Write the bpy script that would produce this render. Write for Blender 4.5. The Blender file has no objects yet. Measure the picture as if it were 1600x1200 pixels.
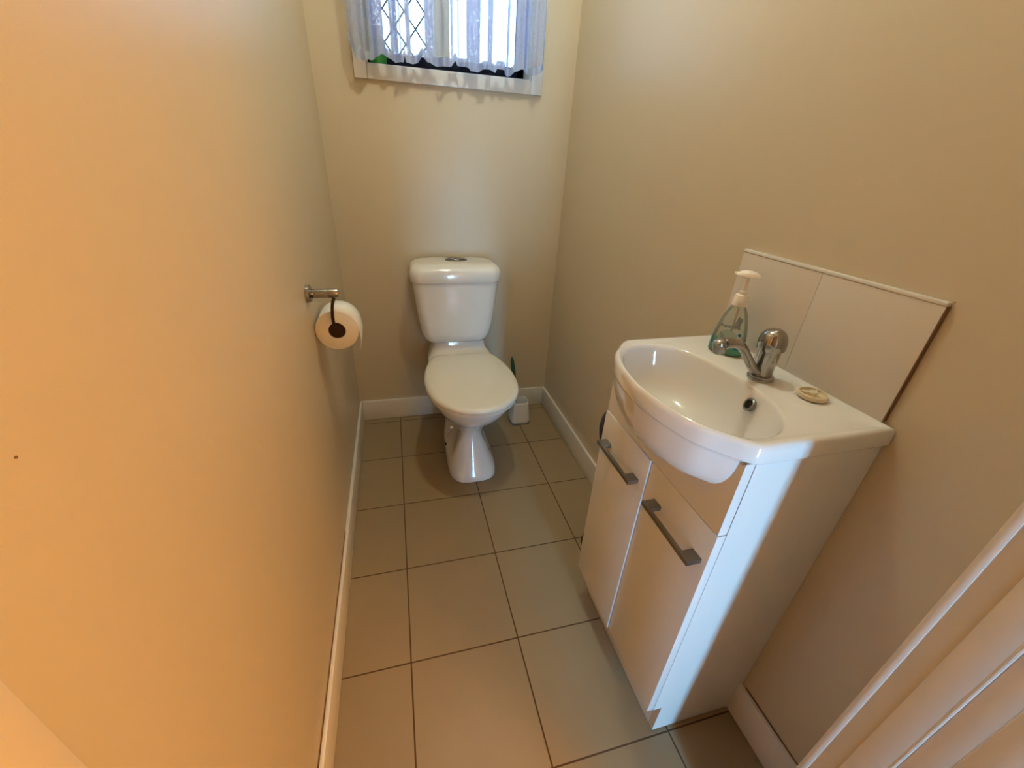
import bpy, bmesh, math, random
from math import sin, cos, pi, radians as R
from mathutils import Vector, Matrix, Euler
random.seed(4)
S = bpy.context.scene
COL = S.collection

# ------------------------------------------------------------------ camera
cam_d = bpy.data.cameras.new('camera')
cam = bpy.data.objects.new('camera', cam_d); COL.objects.link(cam)
cam.location = (0.0472, -1.8596, 1.2077)
cam.rotation_euler = (1.0763, -0.0503, -0.2556)
cam_d.sensor_width = 36; cam_d.lens = 645.3 / 1600 * 36; cam_d.clip_start = 0.01
S.camera = cam

# room numbers (metres; x across, y into the room, z up)
XL, XR, YB, YF, ZC = -0.188, 0.789, 0.048, -1.7085, 2.42
TH = 0.12
FOUT = YF - 0.115                 # hall face of the front wall
JL, JR = -0.138, 0.600            # door opening
HXL, HXR, HY = -0.95, 1.55, -2.85 # hall beyond the doorway
WX0, WX1, WZ0, WZ1 = -0.004, 0.606, 1.487, 2.12   # window opening
GX0, GX1, GZ0, GZ1 = 0.440, 0.560, 0.12, 1.20       # glazed slot added in the hall wall to shape the daylight strip

# ------------------------------------------------------------------ world
w = bpy.data.worlds.new('world'); S.world = w; w.use_nodes = True
nt = w.node_tree; bg = nt.nodes['Background']
sky = nt.nodes.new('ShaderNodeTexSky'); sky.sky_type = 'HOSEK_WILKIE'
sky.sun_direction = (0.3, -0.6, 0.75); sky.turbidity = 4
mixn = nt.nodes.new('ShaderNodeMixRGB'); mixn.inputs[0].default_value = 0.25
mixn.inputs[1].default_value = (0.58, 0.80, 1.0, 1)
nt.links.new(sky.outputs[0], mixn.inputs[2]); nt.links.new(mixn.outputs[0], bg.inputs[0])
bg.inputs[1].default_value = 6.0

# ------------------------------------------------------------------ lights
def area(name, loc, rot, sx, sy, power, color):
    l = bpy.data.lights.new(name, 'AREA'); l.shape = 'RECTANGLE'; l.size = sx; l.size_y = sy
    l.energy = power; l.color = color
    o = bpy.data.objects.new(name, l); COL.objects.link(o); o.location = loc; o.rotation_euler = rot
    return o
# hall daylight, let through the added slot onto the vanity side
area('hall_daylight', ((GX0+GX1)/2, HY-0.08, (GZ0+GZ1)/2), (R(90), 0, 0), GX1-GX0, GZ1-GZ0, 32.0, (0.28, 0.66, 1.0))
LAMP_ROOM = (0.36, -0.80, ZC-0.075)
HALL_FILL = (1.06, -2.47, 1.10)  # added fill for the warm light on the left wall
LAMP_ROOM_W, HALL_FILL_W = 21.8, 60.0
WARM, AMBER = (0.95, 1.0, 0.80), (1.0, 0.46, 0.08)

S.view_settings.view_transform = 'Standard'; S.view_settings.look = 'None'
S.view_settings.gamma = 1.0; S.view_settings.exposure = 0.0
S.view_settings.use_curve_mapping = False

# ------------------------------------------------------------------ materials
def mat(name, color, rough=0.5, metal=0.0, spec=0.5, coat=0.0, noise=0.0, nscale=8.0, bump=0.0, bscale=200.0):
    m = bpy.data.materials.new(name); m.use_nodes = True
    n = m.node_tree.nodes; L = m.node_tree.links; p = n['Principled BSDF']
    p.inputs['Base Color'].default_value = (*color, 1); p.inputs['Roughness'].default_value = rough
    p.inputs['Metallic'].default_value = metal; p.inputs['Specular IOR Level'].default_value = spec
    p.inputs['Coat Weight'].default_value = coat; p.inputs['Coat Roughness'].default_value = 0.05
    tc = n.new('ShaderNodeTexCoord')
    t = n.new('ShaderNodeTexNoise'); t.inputs['Scale'].default_value = nscale; t.inputs['Detail'].default_value = 4
    L.new(tc.outputs['Object'], t.inputs['Vector'])
    mx = n.new('ShaderNodeMixRGB'); mx.blend_type = 'MULTIPLY'; mx.inputs[0].default_value = noise
    mx.inputs[1].default_value = (*color, 1); L.new(t.outputs['Fac'], mx.inputs[2])
    L.new(mx.outputs[0], p.inputs['Base Color'])
    if bump:
        b = n.new('ShaderNodeBump'); b.inputs['Strength'].default_value = bump; b.inputs['Distance'].default_value = 0.001
        t2 = n.new('ShaderNodeTexNoise'); t2.inputs['Scale'].default_value = bscale
        L.new(tc.outputs['Object'], t2.inputs['Vector']); L.new(t2.outputs['Fac'], b.inputs['Height'])
        L.new(b.outputs[0], p.inputs['Normal'])
    return m

PAINT = mat('wall_paint', (0.60, 0.51, 0.38), 0.36, noise=0.06, nscale=1.5, bump=0.12, bscale=350)
CEIL = mat('ceiling_paint', (0.80, 0.78, 0.72), 0.8, noise=0.03)
TRIM = mat('trim_gloss', (0.74, 0.71, 0.68), 0.28, noise=0.03)
CERA = mat('white_ceramic', (0.78, 0.76, 0.74), 0.10, spec=0.55, coat=0.5, noise=0.02)
SEATP = mat('seat_plastic', (0.76, 0.72, 0.64), 0.22, noise=0.02)
LAMI = mat('white_laminate', (0.76, 0.74, 0.72), 0.30, noise=0.03)
CHRO = mat('chrome', (0.38, 0.36, 0.34), 0.09, metal=1.0, noise=0.05)
SATIN = mat('satin_nickel', (0.26, 0.25, 0.22), 0.34, metal=1.0, noise=0.1, nscale=60)
BRONZE = mat('dark_bronze', (0.045, 0.022, 0.012), 0.35, metal=0.5, noise=0.2)
DARK = mat('dark_hollow', (0.006, 0.005, 0.005), 0.8, noise=0.1)
PAPER = mat('tissue_paper', (0.86, 0.83, 0.79), 0.95, spec=0.1, noise=0.04, nscale=40, bump=0.3, bscale=260)
CORE = mat('cardboard_core', (0.20, 0.13, 0.08), 0.9, noise=0.2, nscale=50)
FRAME = mat('navy_window_frame', (0.002, 0.003, 0.014), 0.6, spec=0.15, noise=0.1)
CREAMJ = mat('cream_jamb_paint', (0.64, 0.56, 0.46), 0.4, noise=0.05)
BONE = mat('bone_sash', (0.62, 0.64, 0.62), 0.4, noise=0.05)
CREAM = mat('cream_plug_plastic', (0.74, 0.64, 0.46), 0.4, noise=0.06, nscale=30)
WPLAS = mat('white_plastic', (0.84, 0.80, 0.76), 0.3, noise=0.02)
BRUSHW = mat('brush_white_plastic', (0.78, 0.79, 0.84), 0.45, noise=0.03)
DGREEN = mat('dark_green_grip', (0.015, 0.085, 0.06), 0.35, noise=0.1)
TEAL = mat('teal_print', (0.0, 0.16, 0.25), 0.5, noise=0.1)
GREYP = mat('grey_print', (0.25, 0.27, 0.28), 0.6, noise=0.1)
INK = mat('dark_ink', (0.04, 0.06, 0.06), 0.6, noise=0.1)
ORANGE = mat('orange_fish_print', (0.62, 0.32, 0.10), 0.5, noise=0.1)
LABELC = mat('pale_aqua_print', (0.36, 0.47, 0.43), 0.5, noise=0.25, nscale=120)
PURP = mat('purple_plastic', (0.022, 0.006, 0.038), 0.4, noise=0.1)
MAROON = mat('dark_rubber', (0.05, 0.012, 0.008), 0.6, noise=0.1)
GPLAS = mat('green_bottle_plastic', (0.03, 0.26, 0.02), 0.3, noise=0.5, nscale=35)
GROUND = mat('outdoor_ground', (0.25, 0.26, 0.2), 0.9, noise=0.5)
CAULK = mat('brown_joint_mark', (0.20, 0.10, 0.05), 0.9, noise=0.1)  # one brown for joints, tile end and nail marks

def see_through(name, color, clear, rough=0.05, glossy=0.12):
    m = bpy.data.materials.new(name); m.use_nodes = True
    n = m.node_tree.nodes; L = m.node_tree.links; n.clear()
    o = n.new('ShaderNodeOutputMaterial'); tr = n.new('ShaderNodeBsdfTransparent')
    pr = n.new('ShaderNodeBsdfPrincipled'); pr.inputs['Base Color'].default_value = (*color, 1)
    pr.inputs['Roughness'].default_value = rough; pr.inputs['Specular IOR Level'].default_value = 0.6
    tr.inputs[0].default_value = (*[0.5+0.5*c for c in color], 1)
    fr = n.new('ShaderNodeFresnel'); fr.inputs[0].default_value = 1.45
    ad = n.new('ShaderNodeMath'); ad.operation = 'ADD'; ad.inputs[1].default_value = 1-clear; ad.use_clamp = True
    L.new(fr.outputs[0], ad.inputs[0])
    mx = n.new('ShaderNodeMixShader')
    L.new(ad.outputs[0], mx.inputs[0]); L.new(tr.outputs[0], mx.inputs[1]); L.new(pr.outputs[0], mx.inputs[2])
    L.new(mx.outputs[0], o.inputs[0])
    return m
GLASS = see_through('window_glass', (0.9, 0.95, 1.0), 0.97, 0.02)
CLEARP = see_through('clear_bottle_plastic', (0.80, 0.84, 0.78), 0.90, 0.08)
LIQ = see_through('green_liquid_soap', (0.06, 0.62, 0.34), 0.22, 0.15)

def tile_mat():
    m = bpy.data.materials.new('floor_tile'); m.use_nodes = True
    n = m.node_tree.nodes; L = m.node_tree.links; p = n['Principled BSDF']
    tc = n.new('ShaderNodeTexCoord'); sp = n.new('ShaderNodeSeparateXYZ'); L.new(tc.outputs['Object'], sp.inputs[0])
    def M(op, a, b=None, v=None):
        k = n.new('ShaderNodeMath'); k.operation = op
        if hasattr(a, 'links'): L.new(a, k.inputs[0])
        else: k.inputs[0].default_value = a
        if b is not None:
            if hasattr(b, 'links'): L.new(b, k.inputs[1])
            else: k.inputs[1].default_value = b
        return k.outputs[0]
    def line(s):
        a = M('DIVIDE', s, 0.3); f = M('SUBTRACT', a, M('ROUND', a)); return M('MULTIPLY', M('ABSOLUTE', f), 0.3)
    dx, dy = line(sp.outputs[0]), line(sp.outputs[1])
    d = M('MINIMUM', dx, dy)
    g = n.new('ShaderNodeMapRange'); g.inputs[1].default_value = 0.0014; g.inputs[2].default_value = 0.0024
    L.new(d, g.inputs[0])
    # per-tile tone
    cx = M('FLOOR', M('DIVIDE', sp.outputs[0], 0.3)); cy = M('FLOOR', M('DIVIDE', sp.outputs[1], 0.3))
    cb = n.new('ShaderNodeCombineXYZ'); L.new(cx, cb.inputs[0]); L.new(cy, cb.inputs[1])
    wn = n.new('ShaderNodeTexWhiteNoise'); L.new(cb.outputs[0], wn.inputs['Vector'])
    ns = n.new('ShaderNodeTexNoise'); ns.inputs['Scale'].default_value = 9; ns.inputs['Detail'].default_value = 6
    L.new(tc.outputs['Object'], ns.inputs['Vector'])
    sm = M('ADD', M('MULTIPLY', wn.outputs['Value'], 0.35), M('MULTIPLY', ns.outputs['Fac'], 0.65))
    cr = n.new('ShaderNodeMixRGB'); L.new(sm, cr.inputs[0])
    cr.inputs[1].default_value = (0.265, 0.19, 0.105, 1); cr.inputs[2].default_value = (0.32, 0.235, 0.14, 1)
    mx = n.new('ShaderNodeMixRGB'); L.new(g.outputs[0], mx.inputs[0])
    mx.inputs[1].default_value = (0.085, 0.042, 0.016, 1); L.new(cr.outputs[0], mx.inputs[2])
    L.new(mx.outputs[0], p.inputs['Base Color'])
    rg = n.new('ShaderNodeMapRange'); L.new(g.outputs[0], rg.inputs[0]); rg.inputs[3].default_value = 0.85; rg.inputs[4].default_value = 0.40
    L.new(rg.outputs[0], p.inputs['Roughness'])
    b = n.new('ShaderNodeBump'); b.inputs['Strength'].default_value = 0.5; b.inputs['Distance'].default_value = 0.0015
    L.new(g.outputs[0], b.inputs['Height']); L.new(b.outputs[0], p.inputs['Normal'])
    return m
TILE = tile_mat()

def splash_mat():
    m = mat('splash_tile', (0.66, 0.60, 0.54), 0.12, noise=0.05, nscale=3, bump=0.04, bscale=60)
    return m
SPLASH = splash_mat()

def lace_mat():
    m = bpy.data.materials.new('lace_fabric'); m.use_nodes = True
    n = m.node_tree.nodes; L = m.node_tree.links; n.clear()
    out = n.new('ShaderNodeOutputMaterial')
    uv = n.new('ShaderNodeTexCoord'); sp = n.new('ShaderNodeSeparateXYZ'); L.new(uv.outputs['UV'], sp.inputs[0])
    def M(op, a, b=None, clamp=False):
        k = n.new('ShaderNodeMath'); k.operation = op; k.use_clamp = clamp
        for i, s in enumerate((a, b)):
            if s is None: continue
            if hasattr(s, 'links'): L.new(s, k.inputs[i])
            else: k.inputs[i].default_value = s
        return k.outputs[0]
    def noise(sx, sy, det, seed):
        mp = n.new('ShaderNodeMapping'); mp.inputs['Scale'].default_value = (sx, sy, 1); mp.inputs['Location'].default_value = (seed, seed*2, 0)
        L.new(uv.outputs['UV'], mp.inputs[0])
        t = n.new('ShaderNodeTexNoise'); t.inputs['Scale'].default_value = 1; t.inputs['Detail'].default_value = det
        L.new(mp.outputs[0], t.inputs['Vector']); return t.outputs['Fac']
    def step(s, a, b):
        k = n.new('ShaderNodeMapRange'); k.inputs[1].default_value = a; k.inputs[2].default_value = b
        L.new(s, k.inputs[0]); return k.outputs[0]
    # vertical open and closed bands of the net (uv in metres)
    at = n.new('ShaderNodeAttribute'); at.attribute_name = 'weave'; bands = at.outputs['Fac']
    # leafy motifs and little eyelets
    motif = step(noise(75, 60, 3.0, 7.7), 0.50, 0.56)
    vo = n.new('ShaderNodeTexVoronoi'); vo.inputs['Scale'].default_value = 230
    mp = n.new('ShaderNodeMapping'); mp.inputs['Rotation'].default_value = (0, 0, 0.5); mp.inputs['Scale'].default_value = (1, 0.45, 1)
    L.new(uv.outputs['UV'], mp.inputs[0]); L.new(mp.outputs[0], vo.inputs['Vector'])
    eye = step(vo.outputs['Distance'], 0.25, 0.36)
    hem = step(sp.outputs[1], 0.030, 0.022)        # v = height above the hem
    dense = M('MULTIPLY', bands, M('MAXIMUM', M('MAXIMUM', eye, motif), 0.80))
    alpha = M('ADD', M('MULTIPLY', dense, 0.93), 0.05)
    alpha = M('MAXIMUM', alpha, M('MULTIPLY', hem, 0.96), True)
    tr = n.new('ShaderNodeBsdfTransparent')
    df = n.new('ShaderNodeBsdfDiffuse'); df.inputs[0].default_value = (0.70, 0.74, 0.76, 1)
    tl = n.new('ShaderNodeBsdfTranslucent'); tl.inputs[0].default_value = (0.06, 0.17, 0.55, 1)
    a = n.new('ShaderNodeAddShader'); L.new(df.outputs[0], a.inputs[0])
    mt = n.new('ShaderNodeMixShader'); mt.inputs[0].default_value = 0.5
    L.new(df.outputs[0], mt.inputs[1]); L.new(tl.outputs[0], mt.inputs[2])
    mx = n.new('ShaderNodeMixShader'); L.new(alpha, mx.inputs[0]); L.new(tr.outputs[0], mx.inputs[1]); L.new(mt.outputs[0], mx.inputs[2])
    L.new(mx.outputs[0], out.inputs[0])
    return m
LACE = lace_mat()

def emis(name, color, k):
    m = bpy.data.materials.new(name); m.use_nodes = True
    n = m.node_tree.nodes; p = n['Principled BSDF']
    p.inputs['Base Color'].default_value = (0.9, 0.9, 0.9, 1)
    p.inputs['Emission Color'].default_value = (*color, 1); p.inputs['Emission Strength'].default_value = k
    return m

# ------------------------------------------------------------------ helpers
def tag(o, label=None, cat=None, group=None, kind=None):
    if label: o['label'] = label
    if cat: o['category'] = cat
    if group: o['group'] = group
    if kind: o['kind'] = kind
    return o
def thing(name, loc, label, cat, group=None, kind=None):
    o = bpy.data.objects.new(name, None); COL.objects.link(o); o.location = loc; o.empty_display_size = 0.05
    return tag(o, label, cat, group, kind)
def link(name, bm, m, parent=None, smooth=True, angle=35):
    """vertices are given in world coordinates; the object keeps them under its parent"""
    bmesh.ops.recalc_face_normals(bm, faces=bm.faces)
    me = bpy.data.meshes.new(name); bm.to_mesh(me); bm.free()
    o = bpy.data.objects.new(name, me); COL.objects.link(o)
    for k in (m if isinstance(m, (list, tuple)) else [m]): me.materials.append(k)
    if smooth:
        for p in me.polygons: p.use_smooth = True
        try: me.set_sharp_from_angle(angle=R(angle))
        except Exception: pass
    if parent:
        o.parent = parent
        off = Vector((0, 0, 0)); q = parent
        while q: off += q.location; q = q.parent
        o.location = (0, 0, 0); me.transform(Matrix.Translation(-off))
    return o
def box(bm, x0, x1, y0, y1, z0, z1, bev=0.0, seg=2):
    t = bmesh.new(); bmesh.ops.create_cube(t, size=1)
    for v in t.verts: v.co = Vector((x0+(v.co.x+.5)*(x1-x0), y0+(v.co.y+.5)*(y1-y0), z0+(v.co.z+.5)*(z1-z0)))
    if bev: bmesh.ops.bevel(t, geom=t.edges[:], offset=bev, segments=seg, profile=0.6, affect='EDGES')
    merge(bm, t); return bm
def merge(bm, t, mi=None):
    me = bpy.data.meshes.new('t'); t.to_mesh(me); t.free(); k = len(bm.faces); bm.from_mesh(me); bpy.data.meshes.remove(me)
    if mi is not None:
        bm.faces.ensure_lookup_table()
        for f in bm.faces[k:]: f.material_index = mi
def B(*a, **k): return box(bmesh.new(), *a, **k)
def loft(bm, rings, cap0=True, cap1=True, closed=True):
    vs = [[bm.verts.new(p) for p in r] for r in rings]
    n = len(rings[0])
    for a, b in zip(vs, vs[1:]):
        for i in range(n if closed else n-1):
            j = (i+1) % n
            try: bm.faces.new((a[i], a[j], b[j], b[i]))
            except ValueError: pass
    if cap0: bm.faces.new(vs[0][::-1])
    if cap1: bm.faces.new(vs[-1])
    return bm
def lathe(bm, prof, c=(0, 0, 0), n=32, M=None, cap=True):
    """prof: (radius, height) list, around z, moved to c; M optional rotation"""
    rings = []
    for r, h in prof:
        ring = []
        for i in range(n):
            a = 2*pi*i/n; p = Vector((r*cos(a), r*sin(a), h))
            if M is not None: p = M @ p
            ring.append(p+Vector(c))
        rings.append(ring)
    return loft(bm, rings, cap, cap)
def tube(bm, pts, rad, n=12, cap=True, flat=1.0):
    pts = [Vector(p) for p in pts]; rings = []
    rad = rad if isinstance(rad, (list, tuple)) else [rad]*len(pts)
    up = Vector((0, 0, 1))
    t0 = (pts[1]-pts[0]).normalized(); s = t0.cross(up)
    if s.length < 0.1: s = t0.cross(Vector((0, 1, 0)))
    s.normalize()
    for i, p in enumerate(pts):
        a = pts[max(i-1, 0)]; b = pts[min(i+1, len(pts)-1)]; t = (b-a).normalized()
        s = (s - t*s.dot(t)).normalized(); u = t.cross(s)
        rings.append([p + s*cos(2*pi*k/n)*rad[i] + u*sin(2*pi*k/n)*rad[i]*flat for k in range(n)])
    return loft(bm, rings, cap, cap)
def catmull(P, n=8, closed=False):
    P = [Vector(p) for p in P]; out = []; N = len(P)
    for i in range(N if closed else N-1):
        if closed: a, b, c, d = P[i-1], P[i], P[(i+1) % N], P[(i+2) % N]
        else: a, b, c, d = P[max(i-1, 0)], P[i], P[i+1], P[min(i+2, N-1)]
        for k in range(n):
            t = k/n
            out.append(0.5*((2*b)+(c-a)*t+(2*a-5*b+4*c-d)*t*t+(3*b-a-3*c+d)*t**3))
    if not closed: out.append(P[-1])
    return out
def poly_prism(bm, pts, axis, a, b, bev=0):
    """pts 2D polygon extruded along axis (0 x,1 y,2 z) from a to b"""
    def P(p, h):
        if axis == 0: return (h, p[0], p[1])
        if axis == 1: return (p[0], h, p[1])
        return (p[0], p[1], h)
    t = bmesh.new(); lo = [t.verts.new(P(p, a)) for p in pts]; hi = [t.verts.new(P(p, b)) for p in pts]
    n = len(pts)
    t.faces.new(lo[::-1]); t.faces.new(hi)
    for i in range(n): t.faces.new((lo[i], lo[(i+1) % n], hi[(i+1) % n], hi[i]))
    bmesh.ops.recalc_face_normals(t, faces=t.faces)
    if bev: bmesh.ops.bevel(t, geom=t.edges[:], offset=bev, segments=2, profile=0.6, affect='EDGES')
    merge(bm, t); return bm
def struct(name, bm, m, parent=None, **k):
    o = link(name, bm, m, parent, **k)
    if parent is None: o['kind'] = 'structure'
    return o

# ------------------------------------------------------------------ the shell
struct('floor', B(HXL-TH, HXR+TH, HY-TH, YB+0.2, -0.06, 0), TILE, smooth=False)
struct('ceiling', B(HXL-TH, HXR+TH, HY-TH, YB+0.2, ZC, ZC+0.08), CEIL, smooth=False)
struct('wall_left', B(XL-TH, XL, FOUT, YB+0.2, 0, ZC), PAINT, smooth=False)
struct('wall_right', B(XR, XR+TH, FOUT, YB+0.2, 0, ZC), PAINT, smooth=False)
bm = bmesh.new()
box(bm, XL, WX0, YB, YB+0.15, 0, ZC); box(bm, WX1, XR, YB, YB+0.15, 0, ZC)
box(bm, WX0, WX1, YB, YB+0.15, 0, WZ0); box(bm, WX0, WX1, YB, YB+0.15, WZ1, ZC)
struct('wall_back', bm, PAINT, smooth=False)
bm = bmesh.new()       # front wall with the doorway
box(bm, XL, JL-0.02, FOUT, YF, 0, ZC); box(bm, JR+0.02, XR, FOUT, YF, 0, ZC); box(bm, JL-0.02, JR+0.02, FOUT, YF, 2.06, ZC)
struct('wall_front', bm, PAINT, smooth=False)
# hall
struct('wall_hall_left', B(HXL-TH, HXL, HY, FOUT, 0, ZC), PAINT, smooth=False)
struct('wall_hall_right', B(HXR, HXR+TH, HY, FOUT, 0, ZC), PAINT, smooth=False)
bm = bmesh.new()
box(bm, HXL, XL-TH, FOUT, FOUT+0.1, 0, ZC); box(bm, XR+TH, HXR, FOUT, FOUT+0.1, 0, ZC)
struct('wall_hall_front', bm, PAINT, smooth=False)
bm = bmesh.new()
box(bm, HXL, GX0, HY-0.12, HY, 0, ZC); box(bm, GX1, HXR, HY-0.12, HY, 0, ZC)
box(bm, GX0, GX1, HY-0.12, HY, 0, GZ0); box(bm, GX0, GX1, HY-0.12, HY, GZ1, ZC)
struct('wall_hall_back', bm, PAINT, smooth=False)
w2 = thing('daylight_slot', (GX0, HY-0.06, GZ0), None, None, kind='structure')  # unseen, added to narrow the hall daylight to a strip
link('pane', B(GX0, GX1, HY-0.065, HY-0.06, GZ0, GZ1), GLASS, w2, smooth=False)

struct('wall_hall_blocker', B(HXL, 0.440, -2.36, -2.26, 0, ZC), PAINT, smooth=False)  # unseen stub added to keep the slot's daylight off the back

# baseboards (12 mm proud, 109 mm tall), with a small rounded top edge
BH, BT = 0.109, 0.012
struct('baseboard_left', B(XL, XL+BT, YF, YB, 0.001, BH, bev=0.003), TRIM)
struct('baseboard_right', B(XR-BT, XR, YF, YB, 0.001, BH, bev=0.003), TRIM)
struct('baseboard_back', B(XL+BT, XR-BT, YB-BT, YB, 0.001, BH, bev=0.003), TRIM)
# dark open joint between skirting and right wall near the door
struct('trim_1', B(XR-0.0035, XR-0.0005, YF+0.002, -1.50, BH-0.001, BH+0.0015), CAULK, smooth=False)
struct('trim_2', B(XL+0.0005, XL+0.003, YF+0.002, -0.80, BH-0.001, BH+0.001), CAULK, smooth=False)

# door lining: jamb boards both sides and head, with stop and beads
d1 = thing('door_1', (JR, YF, 0), None, None, kind='structure')
def jamb(side):
    x = JR if side > 0 else JL; s = side
    def X(d): return (x-s*d)          # d = how far the strip stands into the opening
    def strip(name, d, y0, y1, m, bev):
        a, b = sorted((X(d), x+s*0.02)); return link(name, B(a, b, y0, y1, 0.001, 2.04, bev=bev), m, d1)
    if s > 0:
        strip('edge_bead', 0.001, -1.7145, -1.7040, TRIM, 0.0025)
        strip('painted_reveal', -0.0005, -1.7365, -1.7145, PAINT, 0)
    else:
        strip('painted_reveal', 0.0, -1.7365, -1.7070, CREAMJ, 0.004)
    strip('jamb_board', 0.0, -1.7660, -1.7365, TRIM, 0.0008)
    strip('stop_bead', 0.0030, -1.7700, -1.7660, TRIM, 0.0015)
    strip('jamb_board', 0.0, -1.7955, -1.7700, TRIM, 0.0008)
    strip('architrave', 0.0040, FOUT-0.018, -1.7955, TRIM, 0.003)
jamb(1); jamb(-1)
link('head_lining', B(JL, JR, FOUT-0.016, YF, 2.04, 2.06, bev=0.002), TRIM, d1)

# ------------------------------------------------------------------ window
w1 = thing('window_1', ((WX0+WX1)/2, YB, WZ0), None, None, kind='structure')
AW = 0.045
link('architrave', B(WX0-AW, WX0, YB-0.014, YB, WZ0-AW, WZ1+AW, bev=0.003), TRIM, w1)
link('architrave', B(WX1, WX1+AW, YB-0.014, YB, WZ0-AW, WZ1+AW, bev=0.003), TRIM, w1)
link('architrave', B(WX0, WX1, YB-0.014, YB, WZ0-AW, WZ0, bev=0.003), TRIM, w1)
link('architrave', B(WX0, WX1, YB-0.014, YB, WZ1, WZ1+AW, bev=0.003), TRIM, w1)
bm = bmesh.new()        # timber reveal around the opening
for a in ((WX0, WX0+0.004, WZ0, WZ1), (WX1-0.004, WX1, WZ0, WZ1), (WX0, WX1, WZ0, WZ0+0.004), (WX0, WX1, WZ1-0.004, WZ1)):
    box(bm, a[0], a[1], YB-0.002, YB+0.10, a[2], a[3])
link('window_reveal', bm, TRIM, w1, smooth=False)
FY = YB+0.092
bm = bmesh.new()
for a in ((WX0+.004, WX0+.032, WZ0+.004, WZ1-.004), (WX1-.034, WX1-.004, WZ0+.004, WZ1-.004), (WX0+.004, WX1-.004, WZ0+.004, WZ0+.052), (WX0+.004, WX1-.004, WZ1-.05, WZ1-.004)):
    box(bm, a[0], a[1], FY, FY+0.05, a[2], a[3], bev=0.002)
link('window_frame', bm, FRAME, w1)
XM = 0.302
bm = bmesh.new()
box(bm, XM-.056, XM+.002, FY-0.004, FY+0.02, WZ0+.052, WZ1-.05, bev=0.002)
link('meeting_stile', bm, BONE, w1)
link('window_pane', B(WX0+.03, XM-.02, FY+.016, FY+.020, WZ0+.05, WZ1-.05), GLASS, w1, smooth=False)
link('window_pane', B(XM, WX1-.03, FY+.030, FY+.034, WZ0+.05, WZ1-.05), GLASS, w1, smooth=False)
bm = bmesh.new()        # diamond security grille over the left half
gy = YB+0.145; s = 0.066; z0, z1 = WZ0+.045, WZ1-.045; x0, x1 = WX0+.03, XM-.01
for sgn in (1, -1):
    for k in range(-14, 22):
        # line x = xs + sgn*(z-z0)*0.62
        seg = []
        xs = x0+k*0.078
        N = 60
        for i in range(N+1):
            z = z0+(z1-z0)*i/N; x = xs+sgn*(z-z0)*0.80
            if x0 <= x <= x1: seg.append((x, gy, z))
        if len(seg) > 2: tube(bm, [seg[0], seg[-1]], 0.0030, n=6)
link('security_grille', bm, FRAME, w1)

# things outdoors that carry the light: paving and a pale fence far below the sightline
struct('floor_outdoors', B(-4, 5, YB+0.21, 7, -0.35, -0.25), GROUND, smooth=False)

# ------------------------------------------------------------------ lace curtain
hem = [(-0.055, 1.540), (-0.044, 1.515), (-0.030, 1.489), (-0.010, 1.484), (0.010, 1.488), (0.036, 1.500), (0.052, 1.508), (0.075, 1.497), (0.100, 1.490), (0.118, 1.489),
       (0.122, 1.489), (0.126, 1.508), (0.131, 1.491), (0.150, 1.489), (0.170, 1.496), (0.187, 1.511), (0.205, 1.500), (0.235, 1.492), (0.262, 1.490), (0.285, 1.494),
       (0.305, 1.512), (0.312, 1.500), (0.330, 1.496), (0.352, 1.498), (0.362, 1.489), (0.385, 1.487), (0.402, 1.494), (0.430, 1.500), (0.440, 1.494), (0.448, 1.490),
       (0.456, 1.503), (0.480, 1.500), (0.486, 1.488), (0.505, 1.486), (0.525, 1.500), (0.548, 1.508), (0.570, 1.499), (0.590, 1.492), (0.615, 1.500), (0.640, 1.520)]
def hem_z(x):
    for (a, za), (b, zb) in zip(hem, hem[1:]):
        if a <= x <= b: t = (x-a)/(b-a); t = t*t*(3-2*t); return za+(zb-za)*t
    return 1.52
bm = bmesh.new(); uvl = bm.loops.layers.uv.new('uv')
NX, NZ = 330, 26; CX0, CX1, CY, CT = -0.054, 0.636, -0.022, 2.17
grid = []
for i in range(NX+1):
    x = CX0+(CX1-CX0)*i/NX; zb = hem_z(x); col = []
    for j in range(NZ+1):
        v = (j/NZ)**1.3; z = zb+(CT-zb)*v
        fold = 0.011*sin(x*92+0.8*sin(z*3))+0.007*sin(x*171+1.3+z*2)+0.004*sin(x*41)
        col.append((bm.verts.new((x, CY+fold*(1-0.35*v), z)), (x*1.6, z-zb)))
    grid.append(col)
for i in range(NX):
    for j in range(NZ):
        q = (grid[i][j], grid[i+1][j], grid[i+1][j+1], grid[i][j+1])
        f = bm.faces.new([a[0] for a in q])
        for lp, a in zip(f.loops, q): lp[uvl].uv = a[1]
cur = link('lace_curtain', bm, LACE)
OPEN = [(0.062, 0.082, .9), (0.108, 0.113, .8), (0.118, 0.134, .8), (0.150, 0.198, 1.0), (0.296, 0.312, .9), (0.317, 0.342, 1.0), (0.392, 0.418, .95), (0.438, 0.492, .95), (0.503, 0.522, .9), (-0.004, 0.012, .35), (0.230, 0.286, .9), (-0.054, -0.006, .45)]
wv = cur.data.attributes.new('weave', 'FLOAT', 'POINT')
for i_, v_ in enumerate(cur.data.vertices):
    x_ = v_.co.x; k_ = 1.0
    for a, b, q in OPEN:
        e_ = min(1, max(0, (x_-a)/0.003+.5))*min(1, max(0, (b-x_)/0.003+.5)); k_ = min(k_, 1-q*e_)
    wv.data[i_].value = k_ if x_ < 0.575 else 0.55
tag(cur, 'white lace net curtain with scalloped hem hanging in front of the window', 'curtain')
rod = thing('curtain_rod', (0.3, CY, CT+0.008), 'thin white rod carrying the lace curtain above the window', 'curtain rod')
bm = bmesh.new(); tube(bm, [(-0.07, CY, CT+.008), (0.655, CY, CT+.008)], 0.006, 14); link('pole', bm, WPLAS, rod)
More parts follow.
